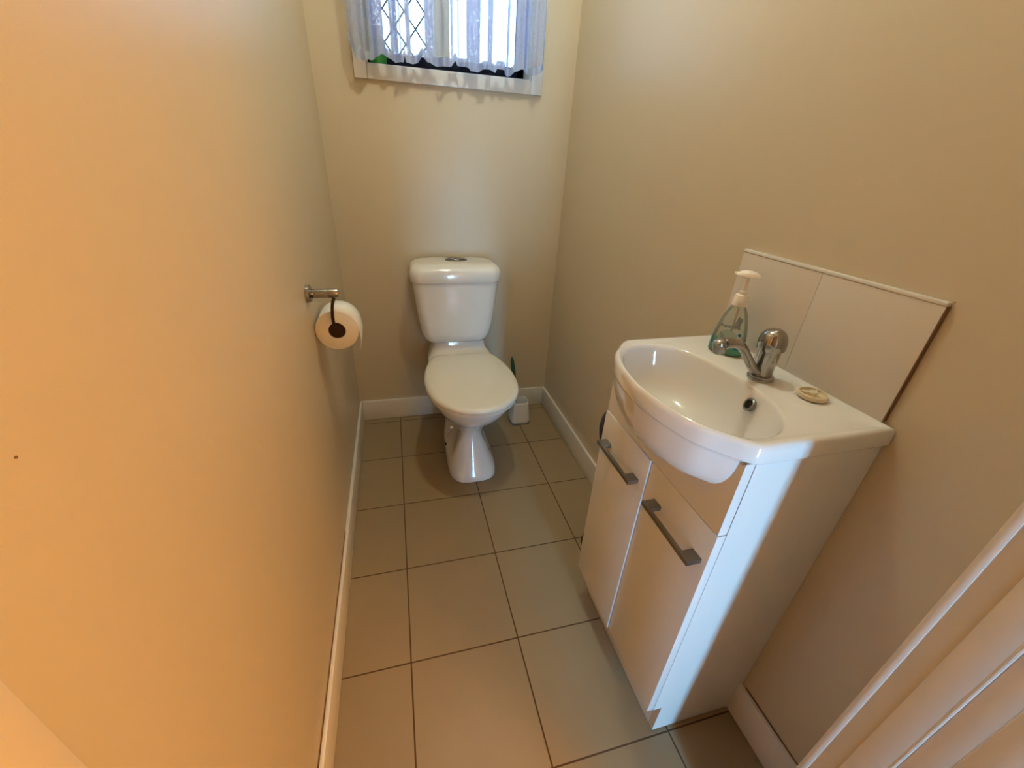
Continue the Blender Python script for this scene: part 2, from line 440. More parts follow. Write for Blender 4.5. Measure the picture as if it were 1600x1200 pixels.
for x in (-0.062, 0.647):
    bm = bmesh.new(); tube(bm, [(x, CY+.004, CT+.008), (x, YB-0.001, CT+.008)], 0.005, 10); lathe(bm, [(0.013, 0), (0.012, 0.004)], (x, YB-0.001, CT+.008), 16, Matrix.Rotation(R(90), 3, 'X'))
    link('bracket', bm, WPLAS, rod)

# green bottle on the window ledge
gb = thing('green_bottle', (0.036, YB+0.055, WZ0+.004), 'green plastic bottle on the window ledge behind the lace curtain', 'bottle')
bm = bmesh.new(); c = (0.036, YB+0.055, WZ0+.004)
lathe(bm, [(0.028, 0), (0.031, 0.004), (0.031, 0.062), (0.026, 0.078), (0.014, 0.088), (0.013, 0.096)], c, 32); link('bottle_body', bm, GPLAS, gb)
bm = bmesh.new(); lathe(bm, [(0.016, 0.090), (0.017, 0.092), (0.016, 0.112), (0.013, 0.115)], c, 28); link('cap', bm, WPLAS, gb)

# ------------------------------------------------------------------ toilet
TX = 0.290
toi = thing('toilet', (TX, -0.30, 0), 'white close-coupled toilet with lid down under the window', 'toilet')
def outline(z, yf, yb, hf, hb, n=56, pf=2.2, pb=3.2, cx=TX+0.007):
    """closed horizontal outline: front end at yf (rounder), back end at yb (squarer)"""
    ym = yf+(yb-yf)*0.42; out = []
    for i in range(n):
        a = 2*pi*i/n; c, s_ = cos(a), sin(a)
        p = pf if s_ < 0 else pb
        ex = math.copysign(abs(c)**(2/p), c); ey = math.copysign(abs(s_)**(2/p), s_)
        y = ym + ey*((ym-yf) if s_ < 0 else (yb-ym))
        t = (y-yf)/(yb-yf); hw = hf+(hb-hf)*t
        out.append(Vector((cx+ex*hw, y, z)))
    return out
# key sections: z, front y, back y, half width front, half width back, power front, power back
K = [(0.000, -0.530, -0.10, 0.102, 0.098, 3.6, 4), (0.006, -0.534, -0.09, 0.106, 0.100, 3.6, 4), (0.030, -0.528, -0.09, 0.104, 0.098, 3.5, 4),
     (0.080, -0.500, -0.09, 0.086, 0.092, 3.0, 4), (0.125, -0.474, -0.09, 0.074, 0.090, 2.8, 4), (0.160, -0.458, -0.085, 0.063, 0.092, 2.6, 4),
     (0.187, -0.455, -0.08, 0.063, 0.094, 2.4, 4), (0.222, -0.474, -0.07, 0.083, 0.098, 2.3, 4), (0.270, -0.520, -0.05, 0.116, 0.104, 2.2, 4),
     (0.310, -0.570, -0.02, 0.148, 0.112, 2.15, 4), (0.345, -0.602, 0.00, 0.166, 0.124, 2.15, 4), (0.375, -0.620, 0.01, 0.174, 0.138, 2.15, 4),
     (0.392, -0.626, 0.012, 0.177, 0.146, 2.15, 4), (0.399, -0.622, 0.012, 0.174, 0.146, 2.15, 4)]
def interp(K, z):
    for i in range(len(K)-1):
        if K[i][0] <= z <= K[i+1][0]:
            a, b, c, d = K[max(i-1, 0)], K[i], K[i+1], K[min(i+2, len(K)-1)]
            t = (z-b[0])/(c[0]-b[0])
            out = []
            for k in range(1, 7):       # hermite with slopes that respect the uneven spacing
                m0 = (c[k]-a[k])/(c[0]-a[0]) if c[0] > a[0] and b is not a else (c[k]-b[k])/(c[0]-b[0])
                m1 = (d[k]-b[k])/(d[0]-b[0]) if d is not c else (c[k]-b[k])/(c[0]-b[0])
                h = c[0]-b[0]
                out.append((2*t**3-3*t*t+1)*b[k]+(t**3-2*t*t+t)*h*m0+(3*t*t-2*t**3)*c[k]+(t**3-t*t)*h*m1)
            return out
zs = sorted(set([k[0] for k in K]+[0.399*i/60 for i in range(61)]))
rings = []
for z in zs:
    r = interp(K, min(z, 0.399)); ring = outline(z, r[0], r[1], r[2], r[3], pf=r[4], pb=r[5])
    rings.append(ring)
# trapway: the flanks behind the front column are hollowed
for ring in rings:
    z = ring[0].z
    for p in ring:
        u = (p.y+0.30)/0.13; wz = max(0, 1-((z-0.16)/0.115)**2); wy = max(0, 1-u*u)
        p.x = TX+0.007+(p.x-TX-0.007)*(1-0.42*wz*wy)
bm = bmesh.new(); loft(bm, rings); 
link('pan', bm, CERA, toi, angle=80)
# raised ledge at the back of the pan that carries the cistern
bm = bmesh.new(); rr = []
for z, yf, yb, hf, hb in ((0.392, -0.145, 0.014, 0.150, 0.142), (0.402, -0.142, 0.014, 0.146, 0.140), (0.425, -0.110, 0.014, 0.126, 0.130), (0.448, -0.098, 0.014, 0.119, 0.126), (0.462, -0.095, 0.014, 0.117, 0.124)):
    rr.append(outline(z, yf, yb, hf, hb, pf=5, pb=6))
loft(bm, rr); link('cistern_ledge', bm, CERA, toi, angle=60)
bm = bmesh.new(); lathe(bm, [(0.0065, -0.004), (0.0065, 0.001), (0.0045, 0.003)], (0.1985, -0.300, 0.045), 14, Matrix.Rotation(R(-90), 3, 'Y')); link('screw_hole', bm, DARK, toi)
bm = bmesh.new(); tube(bm, [(0.222, -0.345, 0.165), (0.205, -0.235, 0.045)], 0.008, 12, flat=0.6); link('casting_rib', bm, CERA, toi)
# seat and lid: an egg shape with a straight hinge end
def lid_outline(z, g, n=72):
    base = [(0.0, -0.652), (0.060, -0.642), (0.112, -0.608), (0.152, -0.555), (0.176, -0.485), (0.184, -0.410), (0.181, -0.335), (0.168, -0.260), (0.148, -0.198),
            (0.132, -0.170), (0.118, -0.160), (0.060, -0.158), (0.0, -0.158)]
    full = [(x, y) for x, y in base]+[(-x, y) for x, y in base[-2:0:-1]]
    pts = catmull([(x, y, 0) for x, y in full], 5, True); out = []
    cy = -0.39
    for p in pts:
        k = 1-g/0.18; ky = 1-g/0.26
        out.append(Vector((TX+0.008+p.x*k, cy+(p.y-cy)*ky, z)))
    return out
bm = bmesh.new(); loft(bm, [lid_outline(0.400, 0.010), lid_outline(0.402, 0.004), lid_outline(0.412, 0.003), lid_outline(0.415, 0.006)]); link('seat', bm, SEATP, toi)
bm = bmesh.new(); loft(bm, [lid_outline(0.416, 0.006), lid_outline(0.4165, 0.001), lid_outline(0.422, 0.000), lid_outline(0.429, 0.003), lid_outline(0.4335, 0.010), lid_outline(0.4355, 0.022), lid_outline(0.4362, 0.06), lid_outline(0.4366, 0.12)])
link('lid', bm, SEATP, toi, angle=70)
for sx in (-1, 1):
    bm = bmesh.new(); tube(bm, [(TX+sx*0.045, -0.150, 0.417), (TX+sx*0.100, -0.150, 0.417)], 0.010, 14); link('hinge', bm, SEATP, toi)
# cistern
def rrect(z, hx, y0, y1, r, cx=TX-0.005, n=8):
    out = []
    for (sx, yc, a0) in ((1, y1-r, 0), (-1, y1-r, 90), (-1, y0+r, 180), (1, y0+r, 270)):
        for k in range(n+1):
            a = R(a0+90*k/n); out.append(Vector((cx+sx*(hx-r)+r*cos(a), yc+r*sin(a), z)))
    return out
yb = YB-0.004
bm = bmesh.new()
C = [(0.463, 0.100, -0.085, 0.02), (0.466, 0.118, -0.102, 0.03), (0.474, 0.134, -0.114, 0.04), (0.488, 0.147, -0.122, 0.045), (0.510, 0.155, -0.127, 0.045), (0.560, 0.164, -0.131, 0.045), (0.640, 0.174, -0.134, 0.045), (0.720, 0.183, -0.136, 0.045), (0.745, 0.186, -0.136, 0.045)]
loft(bm, [rrect(z, hx, y0, yb, r) for z, hx, y0, r in C]); link('cistern', bm, CERA, toi, angle=60)
bm = bmesh.new()
C = [(0.746, 0.184, -0.134, 0.045), (0.7465, 0.191, -0.141, 0.047), (0.752, 0.1935, -0.1435, 0.048), (0.775, 0.194, -0.144, 0.048), (0.790, 0.192, -0.141, 0.048), (0.803, 0.186, -0.133, 0.048), (0.811, 0.177, -0.121, 0.045), (0.816, 0.164, -0.105, 0.04), (0.818, 0.145, -0.09, 0.035), (0.8185, 0.09, -0.065, 0.03)]
loft(bm, [rrect(z, hx, y0, yb - max(0, 0.012*(hx < 0.18)), r) for z, hx, y0, r in C]); lid = link('cistern_lid', bm, CERA, toi, angle=60)
bm = bmesh.new(); cb = (TX+0.005, -0.020, 0.8185)
def ell(z, k): return [Vector((cb[0]+0.048*k*cos(2*pi*i/40), cb[1]+0.034*k*sin(2*pi*i/40), cb[2]+z)) for i in range(40)]
loft(bm, [ell(0, 1.0), ell(0.003, 1.0), ell(0.004, 0.95)]); fb = link('flush_plate', bm, SATIN, toi)
for sx in (-1, 1):
    bm = bmesh.new(); pts = []
    for i in range(21):
        a = -pi/2+pi*i/20; pts.append((cb[0]+sx*(0.0012+0.036*cos(a)), cb[1]+0.026*sin(a)))
    poly_prism(bm, pts, 2, cb[2]+0.0035, cb[2]+0.0065, bev=0.0008); link('flush_button', bm, CHRO, fb)

# ------------------------------------------------------------------ toilet brush
br = thing('toilet_brush_holder', (0.606, -0.098, 0), 'white plastic toilet brush tub on the floor between toilet and right wall', 'brush holder')
def sq(z, h, r, cx=0.606, cy=-0.098): return [Vector((p.x-(TX-0.005)+cx, p.y, p.z)) for p in rrect(z, h, cy-h, cy+h, r)]
bm = bmesh.new()
loft(bm, [sq(0.004, 0.046, .02), sq(0.012, 0.050, .022), sq(0.020, 0.050, .022), sq(0.07, 0.046, .022), sq(0.112, 0.041, .022), sq(0.122, 0.039, .022), sq(0.1235, 0.036, .02), sq(0.118, 0.034, .02), sq(0.03, 0.038, .02)], True, True)
link('tub', bm, BRUSHW, br, angle=60)
bm = bmesh.new(); loft(bm, [sq(0.0005, 0.051, .023), sq(0.005, 0.051, .023)]); link('base_rim', bm, mat('grey_rubber', (0.16, 0.17, 0.2), 0.6, noise=0.1), br)
tb = thing('toilet_brush', (0.598, -0.098, 0.032), 'toilet brush with dark green grip standing in its white tub', 'toilet brush')
bot, top = Vector((0.603, -0.096, 0.05)), Vector((0.5475, -0.108, 0.372))
def along(t): return bot+(top-bot)*t
bm = bmesh.new(); tube(bm, [along(0), along(0.66)], 0.0045, 12); link('stick', bm, BRUSHW, tb)
bm = bmesh.new(); tube(bm, [along(.64), along(.66), along(.80), along(.95), along(1.0)], [0.006, 0.0095, 0.0105, 0.009, 0.005], 16); link('grip', bm, DGREEN, tb)
bm = bmesh.new(); c = along(0)
for k in range(260):
    a = random.random()*2*pi; h = -0.012+random.random()*0.05; r = 0.020+random.random()*0.006
    d = Vector((cos(a)*r, sin(a)*r, h)); tube(bm, [c+Vector((0, 0, h)), c+d], 0.0008, 3)
link('bristles', bm, GREYP, tb, smooth=False); tb.children[-1]['kind'] = 'stuff'

# ------------------------------------------------------------------ plunger behind the vanity
pg = thing('plunger', (0.662, -0.955, 0), 'purple-handled plunger almost hidden behind the far side of the vanity', 'plunger')
bm = bmesh.new(); lathe(bm, [(0.050, 0.0), (0.052, 0.004), (0.046, 0.030), (0.030, 0.052), (0.014, 0.060), (0.011, 0.085)], (0.662, -0.938, 0.001), 32); link('cup', bm, MAROON, pg)
bm = bmesh.new(); tube(bm, [(0.662, -0.938, 0.07), (0.616, -0.995, 0.50)], 0.009, 14); link('handle', bm, PURP, pg)
bm = bmesh.new(); tube(bm, [Vector((0.612, -1.0, 0.475))+Vector((-0.004, -0.003, 0.16))*t for t in (0, .1, .3, .5, .7, .9, 1)], [0.010, 0.028, 0.042, 0.046, 0.042, 0.026, 0.008], 24); link('grip', bm, PURP, pg)

# ------------------------------------------------------------------ toilet roll and holder
HP = Vector((XL, -0.705, 0.878))
hd = thing('toilet_roll_holder', HP, 'chrome wall-mounted toilet roll holder post with dark hanging arm on the left wall', 'toilet roll holder')
MY = Matrix.Rotation(R(90), 3, 'Y')
bm = bmesh.new(); lathe(bm, [(0.0225, 0), (0.0235, 0.001), (0.0235, 0.009), (0.0222, 0.0105)], HP+Vector((0.0005, 0, 0)), 36, MY); link('wall_plate', bm, CHRO, hd)
bm = bmesh.new(); lathe(bm, [(0.0118, 0.009), (0.0124, 0.010), (0.0124, 0.076), (0.0112, 0.078)], HP, 32, MY); link('post', bm, CHRO, hd)
bm = bmesh.new(); rc = Vector((-0.1300, -0.690, 0.767))
arm = catmull([(-0.121, -0.705, 0.868), (-0.128, -0.711, 0.850), (-0.133, -0.710, 0.815), (-0.1325, -0.706, 0.790), (-0.1315, -0.695, 0.7835), (-0.1315, -0.67, 0.7825), (-0.1315, -0.60, 0.7825)], 6)
tube(bm, arm, 0.0042, 14); link('arm', bm, BRONZE, hd)
ro = thing('toilet_roll', rc, 'white toilet roll with a torn loose end hanging on the holder arm', 'toilet roll')
MX = Matrix.Rotation(R(-90), 3, 'X')
yaw = Matrix.Rotation(R(0), 3, 'Z')
bm = bmesh.new(); lathe(bm, [(0.0228, 0), (0.0555, 0.0), (0.0565, 0.001), (0.0565, 0.094), (0.0555, 0.095), (0.0228, 0.095)], rc+Vector((0, 0, 0)), 72, MX, cap=False); link('paper', bm, PAPER, ro, angle=50)
bm = bmesh.new(); lathe(bm, [(0.0227, 0.0), (0.0227, 0.095), (0.0220, 0.095), (0.0220, 0.0)], rc, 48, MX, cap=False); link('core', bm, CORE, ro, angle=50)
bm = bmesh.new(); lathe(bm, [(0.0219, 0.0), (0.0219, 0.002), (0.012, 0.003)], rc+Vector((0, 0.004, 0)), 40, MX); link('core_shade_disc', bm, BRONZE, hd)  # dark disc standing in for the shade inside the core hole
bm = bmesh.new(); a_ = []
for k in range(26):
    if k < 16: a = R(100-100*k/15); p = (rc.x+0.0576*cos(a), rc.z+0.0576*sin(a)); e = 0
    else: t = (k-15)/10; p = (rc.x+0.0576-0.004*t*t+0.003*sin(t*3), rc.z-0.062*t); e = t
    y0 = rc.y+0.001+0.002*e; y1 = rc.y+0.094-0.070*max(0, e-0.4)/0.6
    a_.append([Vector((p[0], y0, p[1])), Vector((p[0], y0+(y1-y0)*0.5, p[1]-0.004*e)), Vector((p[0]+0.001, y1, p[1]))])
loft(bm, a_, False, False, closed=False); o = link('loose_sheet', bm, PAPER, ro)
sol = o.modifiers.new('thickness', 'SOLIDIFY'); sol.thickness = 0.0006

# ------------------------------------------------------------------ vanity
YC = -1.292; VY0, VY1 = -1.491, -1.092           # carcass side faces
VZ = 0.834
van = thing('vanity_cabinet', (0.66, YC, 0), 'white two-door vanity cabinet with nickel bar handles against the right wall', 'cabinet')
BE = XR-BT-0.001
def side(y0, y1):
    prof = [(0.559, 0.005), (BE, 0.005), (BE, BH+0.001), (XR-0.001, BH+0.001), (XR-0.001, VZ), (0.5375, VZ), (0.5375, 0.112), (0.559, 0.112)]
    bm = bmesh.new(); poly_prism(bm, prof, 1, y0, y1, bev=0.0006); return bm
link('side_panel', side(VY0, VY0+0.016), LAMI, van, smooth=False)
link('side_panel', side(VY1-0.016, VY1), LAMI, van, smooth=False)
link('bottom_shelf', B(0.5375, BE, VY0+0.016, VY1-0.016, 0.112, 0.128), LAMI, van, smooth=False)
link('back_panel', B(BE-0.008, BE, VY0+0.016, VY1-0.016, 0.128, 0.64), LAMI, van, smooth=False)
link('kickboard', B(0.5590, 0.5750, VY0+0.0165, VY1-0.0165, 0.002, 0.112, bev=0.0006), LAMI, van)
# ---- basin outlines
hO = [(0.789-0.0015, 0.205), (0.66, 0.2055), (0.545, 0.2055), (0.531, 0.2035), (0.517, 0.193), (0.497, 0.170), (0.475, 0.143), (0.459, 0.104), (0.447, 0.054), (0.4415, 0.0)]
def dense(P, n=10): return catmull([(a, b, 0) for a, b in P], n)
fr = dense(hO[3:], 8)
half = [Vector((a, b, 0)) for a, b in hO[:3]]+fr
OUT = [(p.x, YC+p.y) for p in half]+[(p.x, YC-p.y) for p in half[-2::-1]]
hB = [(0.667, 0.0), (0.664, 0.055), (0.653, 0.106), (0.628, 0.148), (0.590, 0.173), (0.545, 0.176), (0.507, 0.158), (0.486, 0.130), (0.470, 0.095), (0.459, 0.050), (0.4545, 0.0)]
BOWL = [(p.x, p.y) for p in catmull([(a, YC+b, 0) for a, b in hB]+[(a, YC-b, 0) for a, b in hB[-2:0:-1]], 6, True)]
cen = (0.560, YC)
def hit(poly, th):
    dx, dy = cos(th), sin(th); best = None
    for i in range(len(poly)):
        (x1, y1), (x2, y2) = poly[i], poly[(i+1) % len(poly)]
        ex, ey = x2-x1, y2-y1; den = dx*ey-dy*ex
        if abs(den) < 1e-12: continue
        t = ((x1-cen[0])*ey-(y1-cen[1])*ex)/den; u = ((x1-cen[0])*dy-(y1-cen[1])*dx)/den
        if t > 0 and -1e-9 <= u <= 1+1e-9: best = t if best is None else max(best, t)
    return best
ths = sorted(set([round(2*pi*i/180, 6) for i in range(180)]+[round(math.atan2(y-YC, x-cen[0]) % (2*pi), 6) for x, y in (OUT[0], OUT[-1])]))
Ro = [hit(OUT, t) for t in ths]; Rb = [hit(BOWL, t) for t in ths]
def ringO(d, z, cap=1.0):
    out = []
    for t, ro_, rb_ in zip(ths, Ro, Rb):
        # inset measured roughly normal to the edge; never past `cap` of the rim width
        rr_ = ro_-min(d, (ro_-rb_)*cap)
        out.append(Vector((cen[0]+rr_*cos(t), cen[1]+rr_*sin(t), z)))
    return out
def ringB(s, z, grow=0.0): return [Vector((cen[0]+(rb_*s+grow)*cos(t), cen[1]+(rb_*s+grow)*sin(t), z)) for t, rb_ in zip(ths, Rb)]
def ureach(t, ro_):
    r_ = ro_-0.007
    if cen[0]+r_*cos(t) > 0.536: r_ = min(r_, 0.1815/max(abs(sin(t)), 1e-6)) if abs(sin(t)) > 0.3 or r_*abs(sin(t)) > 0.1815 else r_
    if cen[0]+r_*cos(t) > 0.70: r_ = min(r_, 0.14/cos(t))
    return r_
def under(s, z):
    out = []
    for t, ro_, rb_ in zip(ths, Ro, Rb):
        r_ = ureach(t, ro_)*s; out.append(Vector((cen[0]+r_*cos(t), cen[1]+r_*sin(t), z)))
    return out
Z0 = 0.868
bm = bmesh.new()
rg = [under(0.02, .727), under(0.35, .728), under(0.60, .735), under(0.78, .748), under(0.88, .762), under(0.94, .779), under(0.975, .796), under(0.993, .812), under(1.0, 0.826),
      ringO(0.0055, 0.8325), ringO(0.0020, 0.8345), ringO(0.0003, 0.8365), ringO(0.0, 0.838), ringO(0.0, 0.858), ringO(0.0015, 0.8635, .15), ringO(0.0045, 0.8668, .3), ringO(0.009, Z0, .45), ringO(0.014, 0.8675, .6),
      ringO(0.021, 0.8650, .7), ringO(0.027, 0.8640, .8), ringB(1.0, 0.8635, 0.0035), ringB(1.0, 0.8615), ringB(0.985, 0.855), ringB(0.965, 0.843), ringB(0.94, 0.826), ringB(0.90, 0.806), ringB(0.84, 0.787),
      ringB(0.74, 0.770), ringB(0.60, 0.758), ringB(0.42, 0.750), ringB(0.22, 0.7465), ringB(0.03, 0.7455)]
loft(bm, rg)
basin = thing('wash_basin', (0.64, YC, Z0), 'white ceramic wash basin with curved front set on the vanity cabinet', 'basin')
link('bowl', bm, CERA, basin, angle=50)
# overflow on the back slope of the bowl
bm = bmesh.new(); oc = Vector((0.6535, YC-0.052, 0.836)); nrm = Vector((-0.88, 0.25, 0.42)).normalized(); Q = nrm.to_track_quat('Z', 'Y').to_matrix()
lathe(bm, [(0.0085, -0.004), (0.0125, -0.004), (0.0128, 0.0015), (0.0110, 0.0028), (0.0088, 0.0020), (0.0082, -0.003)], oc, 32, Q, cap=False); ov = link('overflow_ring', bm, SATIN, basin)
bm = bmesh.new(); lathe(bm, [(0.0086, -0.002), (0.0086, -0.0005)], oc, 28, Q); link('overflow_hole', bm, DARK, ov)
bm = bmesh.new(); lathe(bm, [(0.012, 0.0), (0.024, 0.0), (0.025, 0.002), (0.020, 0.0035), (0.015, 0.001)], (0.56, YC, 0.7465), 32); link('drain', bm, CHRO, basin)
# ---- front rail under the basin, cut to the bowl's underside
def under_z(y, x):
    """height of the basin underside above point x,y, minus a hair"""
    t = math.atan2(y-cen[1], x-cen[0]); rad = math.hypot(x-cen[0], y-cen[1]); s = rad/ureach(t, hit(OUT, t))
    prof = [(0.02, .727), (0.35, .728), (0.60, .735), (0.78, .748), (0.88, .762), (0.94, .779), (0.975, .796), (0.993, .812), (1.0, .826)]
    if s >= 1.04: return VZ-0.0005
    if s >= 1: return .8255
    for (a, za), (b, zb) in zip(prof, prof[1:]):
        if a <= s <= b: return za+(zb-za)*(s-a)/(b-a)-0.0015
    return .725
DX = 0.5185; DT = 0.0175
ys = [VY0+0.0005+(VY1-VY0-0.001)*i/70 for i in range(71)]
prof = [(VY1-0.0005, 0.6855), (VY0+0.0005, 0.6855)]+[(y, under_z(y, DX)+0.0008 if under_z(y, DX) < VZ-0.002 else VZ-0.0005) for y in ys]
bm = bmesh.new(); poly_prism(bm, prof, 0, DX, DX+DT); link('front_rail', bm, LAMI, van, smooth=False)
# doors with bar handles
for y0, y1, dx, ha, hb in ((YC-0.1995, YC-0.0035, 0.0, -1.480, -1.329), (YC-0.0010, YC+0.1995, -0.0035, -1.272, -1.118)):
    dr = thing_ = link('door', B(DX+dx, DX+DT+dx, y0, y1, 0.118, 0.6835, bev=0.0009), LAMI, van)
    hx = 0.489
    bm = bmesh.new()
    box(bm, hx, hx+0.007, ha, hb, 0.6065, 0.6165, bev=0.0008)
    for fy in (ha, hb-0.025): box(bm, hx+0.004, DX+dx+0.0004, fy, fy+0.025, 0.6065, 0.6165, bev=0.0012)
    o = link('handle', bm, SATIN, dr); 

# ------------------------------------------------------------------ splashback tiles above basin
SX = XR-0.0085
for i, (y0, y1) in enumerate(((-1.476, -1.2832), (-1.2828, -1.090))):
    o = link('splashback_tile', B(SX, XR-0.0005, y0, y1, 0.8665, 1.060, bev=0.0008), SPLASH)
    tag(o, ('pale glossy wall tile nearer the door, right half of the basin splashback', 'pale glossy wall tile behind the soap bottle, left half of the basin splashback')[i], 'tile', 'splashback tiles above the basin')
sb = link('splashback_edging', B(SX-0.0012, XR-0.0005, -1.4765, -1.0895, 1.0602, 1.0665, bev=0.002), TRIM); tag(sb, 'cream sealant strip along the top edge of the splashback', 'edging')
sb = link('splashback_joint', B(XR-0.0070, XR-0.0005, -1.4775, -1.4762, 0.8695, 1.060), CAULK, smooth=False); tag(sb, 'brown unglazed tile end down the right edge of the splashback', 'edging')  # bare biscuit end of the tile

# ------------------------------------------------------------------ mixer tap
tp0 = Vector((0.706, YC-0.009, 0.8642))
tap = thing('mixer_tap', tp0, 'chrome mixer tap with domed lever cap at the back of the basin', 'tap')
bm = bmesh.new(); lathe(bm, [(0.0225, 0), (0.0238, 0.001), (0.0238, 0.0042), (0.0225, 0.0050), (0.0215, 0.0052), (0.0215, 0.0080), (0.020, 0.0090)], tp0, 40); link('base_ring', bm, CHRO, tap)
bm = bmesh.new(); lathe(bm, [(0.0170, 0.009), (0.0178, 0.011), (0.0178, 0.030), (0.0180, 0.0305), (0.0192, 0.064), (0.0194, 0.066)], tp0, 40); link('tap_body', bm, CHRO, tap)
bm = bmesh.new(); TI = Matrix.Rotation(R(-7), 3, 'Y')
lathe(bm, [(0.0185, 0.0), (0.0232, -0.001), (0.0240, 0.001), (0.0243, 0.010), (0.0238, 0.018), (0.0215, 0.026), (0.0170, 0.0325), (0.0110, 0.0365), (0.0045, 0.0380), (0.0003, 0.0382)], tp0+Vector((0, 0, 0.0625)), 44, TI); cp = link('lever_cap', bm, CHRO, tap, angle=60)
bm = bmesh.new(); pd = Vector((-0.55, -0.75, 0.36)).normalized(); lathe(bm, [(0.0035, 0), (0.0035, 0.001)], tp0+Vector((0, 0, 0.077))+pd*0.0232, 16, pd.to_track_quat('Z', 'Y').to_matrix()); link('cap_dot', bm, MAROON, cp)  # small dark disc on the front of the cap
bm = bmesh.new()
sp_ = catmull([(0.700, tp0.y, 0.876), (0.682, tp0.y, 0.886), (0.663, tp0.y, 0.906), (0.646, tp0.y, 0.926), (0.630, tp0.y, 0.9385), (0.612, tp0.y, 0.9430), (0.596, tp0.y, 0.9425)], 6)
n_ = len(sp_); tube(bm, sp_, [0.0115-0.0028*(1-abs(2*i/(n_-1)-0.9))*1.0 for i in range(n_)], 20, flat=0.85); link('spout', bm, CHRO, tap, angle=60)
bm = bmesh.new(); OM = Matrix.Rotation(R(-14), 3, 'Y')
lathe(bm, [(0.0085, -0.012), (0.0105, -0.0115), (0.0112, -0.006), (0.0118, 0.004), (0.0110, 0.010), (0.0080, 0.0130), (0.0020, 0.0145)], (0.589, tp0.y, 0.9375), 32, OM); ou = link('outlet', bm, CHRO, tap)
bm = bmesh.new(); lathe(bm, [(0.0080, -0.0123), (0.0080, -0.0118)], (0.589, tp0.y, 0.9375), 24, OM); link('aerator', bm, DARK, ou)

# ------------------------------------------------------------------ soap bottle
SB = Vector((0.7230, -1.1800, 0.8645)); ZK = 1.10; ux = Vector((0.55, -0.83, 0)).normalized(); fx = Vector((-0.83, -0.55, 0)).normalized()
soap = thing('soap_bottle', SB, 'clear pump bottle of green liquid soap at the back left corner of the basin', 'soap bottle')
def el(z, a, b, n=40, p=2.4):
    out = []
    for i in range(n):
        t = 2*pi*i/n; c, s_ = cos(t), sin(t)
        out.append(SB+ux*(math.copysign(abs(c)**(2/p), c)*a)+fx*(math.copysign(abs(s_)**(2/p), s_)*b)+Vector((0, 0, z)))
    return out
shape = [(z*ZK, a, b) for z, a, b in [(0.001, 0.0325, 0.0195), (0.004, 0.0350, 0.0215), (0.020, 0.0350, 0.0220), (0.040, 0.0325, 0.0205), (0.060, 0.0285, 0.0185), (0.078, 0.0225, 0.0160), (0.090, 0.0160, 0.0135), (0.096, 0.0125, 0.0120), (0.100, 0.0115, 0.0115)]]
bm = bmesh.new(); loft(bm, [el(*s_) for s_ in shape], True, False); link('bottle_body', bm, CLEARP, soap, angle=60)
bm = bmesh.new(); loft(bm, [el(0.0025, 0.0310, 0.0180), el(0.005, 0.0335, 0.0200), el(0.019, 0.0335, 0.0205), el(0.027, 0.0330, 0.0200)]); link('liquid', bm, LIQ, soap, angle=50)
bm = bmesh.new(); lathe(bm, [(0.0030, 0.006), (0.0030, 0.107)], SB, 10); link('dip_tube', bm, WPLAS, soap)
bm = bmesh.new(); lathe(bm, [(0.0150, 0.097), (0.0155, 0.098), (0.0145, 0.110), (0.0125, 0.118), (0.0085, 0.120), (0.0080, 0.126), (0.0040, 0.127), (0.0040, 0.158)], SB+Vector((0, 0, 0.009)), 28); link('pump_collar', bm, WPLAS, soap)
bm = bmesh.new(); e = lambda z, a, b, o=0: [SB+ux*(a*cos(2*pi*i/32)-o)+fx*(b*sin(2*pi*i/32))+Vector((0, 0, z+0.016)) for i in range(32)]
loft(bm, [e(0.148, 0.0205, 0.0105), e(0.1495, 0.0235, 0.0115, .001), e(0.154, 0.0205, 0.0105), e(0.158, 0.0140, 0.0075), e(0.160, 0.005, 0.003)]); 
tube(bm, [SB-ux*0.016+Vector((0, 0, 0.167)), SB-ux*0.0255+Vector((0, 0, 0.1660))], [0.0045, 0.0035], 12); link('pump_head', bm, WPLAS, soap)
# printed front: pale picture, fish, coral and the word on it, all on the bottle's own curve
def front(u, z):
    """point on the front skin at sideways u and height z"""
    for (a, aa, ab), (b, ba, bb) in zip(shape, shape[1:]):
        if a <= z <= b: t = (z-a)/(b-a); A, Bq = aa+(ba-aa)*t, ab+(bb-ab)*t; break
    k = max(0.0, 1-abs(u/A)**2.4)**(1/2.4); return SB+ux*u+fx*(Bq*k+0.0006)+Vector((0, 0, z))
def decal(name, pts, m, parent, lift=0.0):
    """pts: (u, z) polygon laid on the skin as a fan"""
    bm = bmesh.new(); cu = sum(p[0] for p in pts)/len(pts); cz = sum(p[1] for p in pts)/len(pts)
    c0 = bm.verts.new(front(cu, cz)+fx*lift); vs = [bm.verts.new(front(u, z)+fx*lift) for u, z in pts]
    for i in range(len(vs)): bm.faces.new((c0, vs[i], vs[(i+1) % len(vs)]))
    return link(name, bm, m, parent, smooth=False)
picture = decal('picture_label', [(0.020*cos(2*pi*i/28)*(1 if sin(2*pi*i/28) < 0 else 0.9)+0.001, 0.041+0.015*sin(2*pi*i/28)) for i in range(28)], LABELC, soap)
decal('printed_coral', [(-0.031, 0.018), (-0.024, 0.020), (-0.0255, 0.027), (-0.028, 0.034), (-0.0295, 0.043), (-0.0308, 0.034)], TEAL, soap, .0003)
decal('printed_coral', [(0.019, 0.016), (0.029, 0.017), (0.030, 0.026), (0.026, 0.032), (0.021, 0.029), (0.018, 0.023)], TEAL, soap, .0003)
decal('printed_fish', [(0.004, 0.028), (0.008, 0.024), (0.013, 0.026), (0.016, 0.030), (0.013, 0.034), (0.008, 0.034)], ORANGE, soap, .0006)
